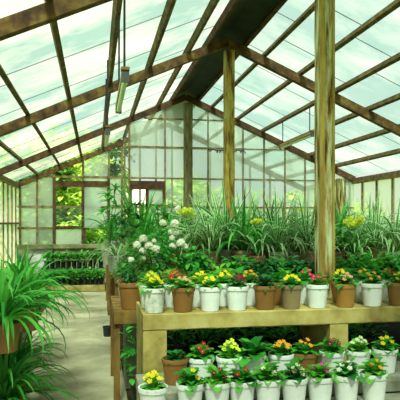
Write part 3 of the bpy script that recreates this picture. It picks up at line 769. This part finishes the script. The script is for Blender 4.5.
strap((XD(115, 6.3), 5.95, T3 - 0), 'pot_grey', .10, .17, 26, .5, .02, 'leaf_stripe', 'pale trailing strap leaves hanging at the near corner of the staging table', None, name='trailing_plant', el=(20, 70), droop=(2.4, 3.4))
clump('potted_foliage_plant', (.36, 4.42, 0), 'pot_black', .09, .07, .25, 'leaf', 60, .08, .45, 'leafy plant on the floor in the gap left of the concrete bench', 'potted plant', None)
bush((XD(118, 9.9), 9.9, T4), 'pot_brown', .12, .2, .25, .45, 300, 'leaf_dark', .08, 'dark bush near the partition doorway', name='potted_bush')
bush((XD(125, 5.6), 5.3, T2), 'pot_mottled', .09, .18, .13, .2, 130, 'leaf', .05, 'small leafy plant in a pale pot left of the white flowering bush')

# black pot on the aisle, small weeds
r = empty('black_pot', (.165, 7.47, 0)); tag(r, 'small empty black pot standing on the aisle floor', 'pot')
pot_part(r, .068, .055, .13, 'pot_black', 20)
hb = MB(); hb.tube([(.066 * math.cos(a), .066 * math.sin(a) * .3, .13 + .07 * math.sin(a)) for a in [math.pi * i / 10 for i in range(11)]], .002, n=5); hb.build('handle', 'wire', r)

# ================================================================ LEFT FOREGROUND
GL = 'arching leaf plants left of the aisle'
def lp(x, y, z, nb, L, label, leaf='leaf_blade', W=.034):
    return strap((x, y, z), 'pot_clay', .13, .2, nb, L, W, leaf, label, GL, name='arching_leaf_plant', el=(15, 85), droop=(1.6, 2.9), seg=10, straight=5)
lp(-.62, 4.0, TLZ, 100, .62, 'large plant of arching green leaves nearest at the left picture edge')
lp(-.56, 4.75, TLZ, 100, .6, 'arching green leaf plant overhanging the aisle, second from the front')
lp(-.75, 5.7, TLZ, 60, .55, 'arching green leaf plant left of the aisle, third from the front')
lp(-.80, 6.4, TLZ, 50, .5, 'arching green leaf plant left of the aisle, farthest back')
lp(-1.2, 4.5, TLZ, 60, .55, 'arching leaf plant at the left edge away from the aisle')
lp(-.66, 4.35, .0, 90, .62, 'arching leaf plant standing on the floor left of the aisle, nearer one')
lp(-.7, 5.1, .0, 80, .6, 'arching leaf plant standing on the floor left of the aisle, farther one')

# ================================================================ FAR LEFT SEEDLING BENCH
sx0, sx1, sy = XD(40, 12.4), XD(105, 12.4), 12.4
kb = empty('seedling_bed', (sx0, sy, 0)); tag(kb, 'stepped seedling bed at the far end of the aisle with a yellow front board', 'planting bed')
MB().box(0, sx1 - sx0, 0, .05, 0, .13).build('front_board', 'bench', kb)
MB().box(0, sx1 - sx0, .051, .55, 0, .1).build('lower_step', 'plinth', kb)
MB().box(0, sx1 - sx0, .551, 1.1, 0, .44).build('upper_step', 'plinth', kb)
sd = clump('potted_seedling', (0, 0, 0), 'pot_black', .055, .045, .17, 'leaf', 42, .085, .2, '', 'potted seedling', 'seedlings in black pots at the far bed')
sd2 = clump('potted_seedling', (0, 0, 0), 'pot_black', .055, .045, .17, 'leaf_bright', 42, .085, .19, '', 'potted seedling', 'seedlings in black pots at the far bed')
u = set()
nn = 11
for row, (yy, zz, rn) in enumerate(((12.53, .1, 'lower step front row'), (12.72, .1, 'lower step second row'), (13.06, .44, 'upper step front row'), (13.28, .44, 'upper step rear row'))):
    for k in range(nn):
        pr = (sd, sd2)[(k * 7 + row * 3) % 5 < 2]
        o = pr if id(pr) not in u else copy_tree(pr); u.add(id(pr))
        o.location = (sx0 + .08 + (sx1 - sx0 - .16) * k / (nn - 1), yy + rnd.uniform(-.01, .01), zz); o.rotation_euler.z = rnd.random() * 6.28
        o['label'] = 'seedling in a black pot, %s, %s from the left' % (rn, ords[k])

# ================================================================ HANGING LIGHT FIXTURES
def fixture(x, y0, y1, z, label):
    r = empty('hanging_light', (x, y0, z)); tag(r, label, 'hanging light', 'fluorescent fixtures under the roof'); L = y1 - y0
    hs = MB().box(-.026, .026, .012, L - .012, .0, .04).build('housing', 'lamp_body', r)
    MB().tube([(.0, .03, -.022), (.0, L - .03, -.022)], .02, n=12).build('tube', 'tube', hs, True)
    for (a, b) in ((0, .012), (L - .012, L)):
        MB().box(-.028, .028, a, b, -.045, .045).build('end_cap', 'lamp_end', r)
    MB().box(-.03, .03, -.01, .05, .041, .062).build('hanger_block', 'wood', r)
    for yy in (.12, L - .12):
        top = roof(x) + .02 - z
        MB().tube([(-.0, yy, .04), (-.0, yy, top)], .009, n=5).build('hanging_wire', 'wire', r)
    return r
fz = CAMZ + 1.03
fixture(.21, 3.98, 5.15, fz, 'nearest hanging light fixture at upper left, pale tube underneath')
fixture(.14, 6.3, 7.4, fz - .02, 'smaller hanging light fixture farther along the left row')
fixture(3.4, 8.44, 10.0, CAMZ + 1.40, 'hanging light fixture on the right, ending behind the thick post')

# small cable with dried tufts across the partition
r = MB(); xs = [XD(p, YB - .15) for p in (208, 220, 232, 244)]; zz = [ZD(p, q, YB - .15) for p, q in ((208, 149), (220, 150.5), (232, 149.5), (244, 151))]
r.tube([(a, YB - .15, b) for a, b in zip(xs, zz)], .012, n=5)
for k in range(12):
    t = k / 11 * 2.99; i = int(t); q = t - i; a = xs[i] + (xs[i + 1] - xs[i]) * q; b = zz[i] + (zz[i + 1] - zz[i]) * q
    oval(r, (a, YB - .15, b), rnd.random() * 6, -.8, .07, .04)
tag(r.build('hanging_cable', 'wire'), 'short dark cable strung across the partition behind the slim ochre post', 'cable')
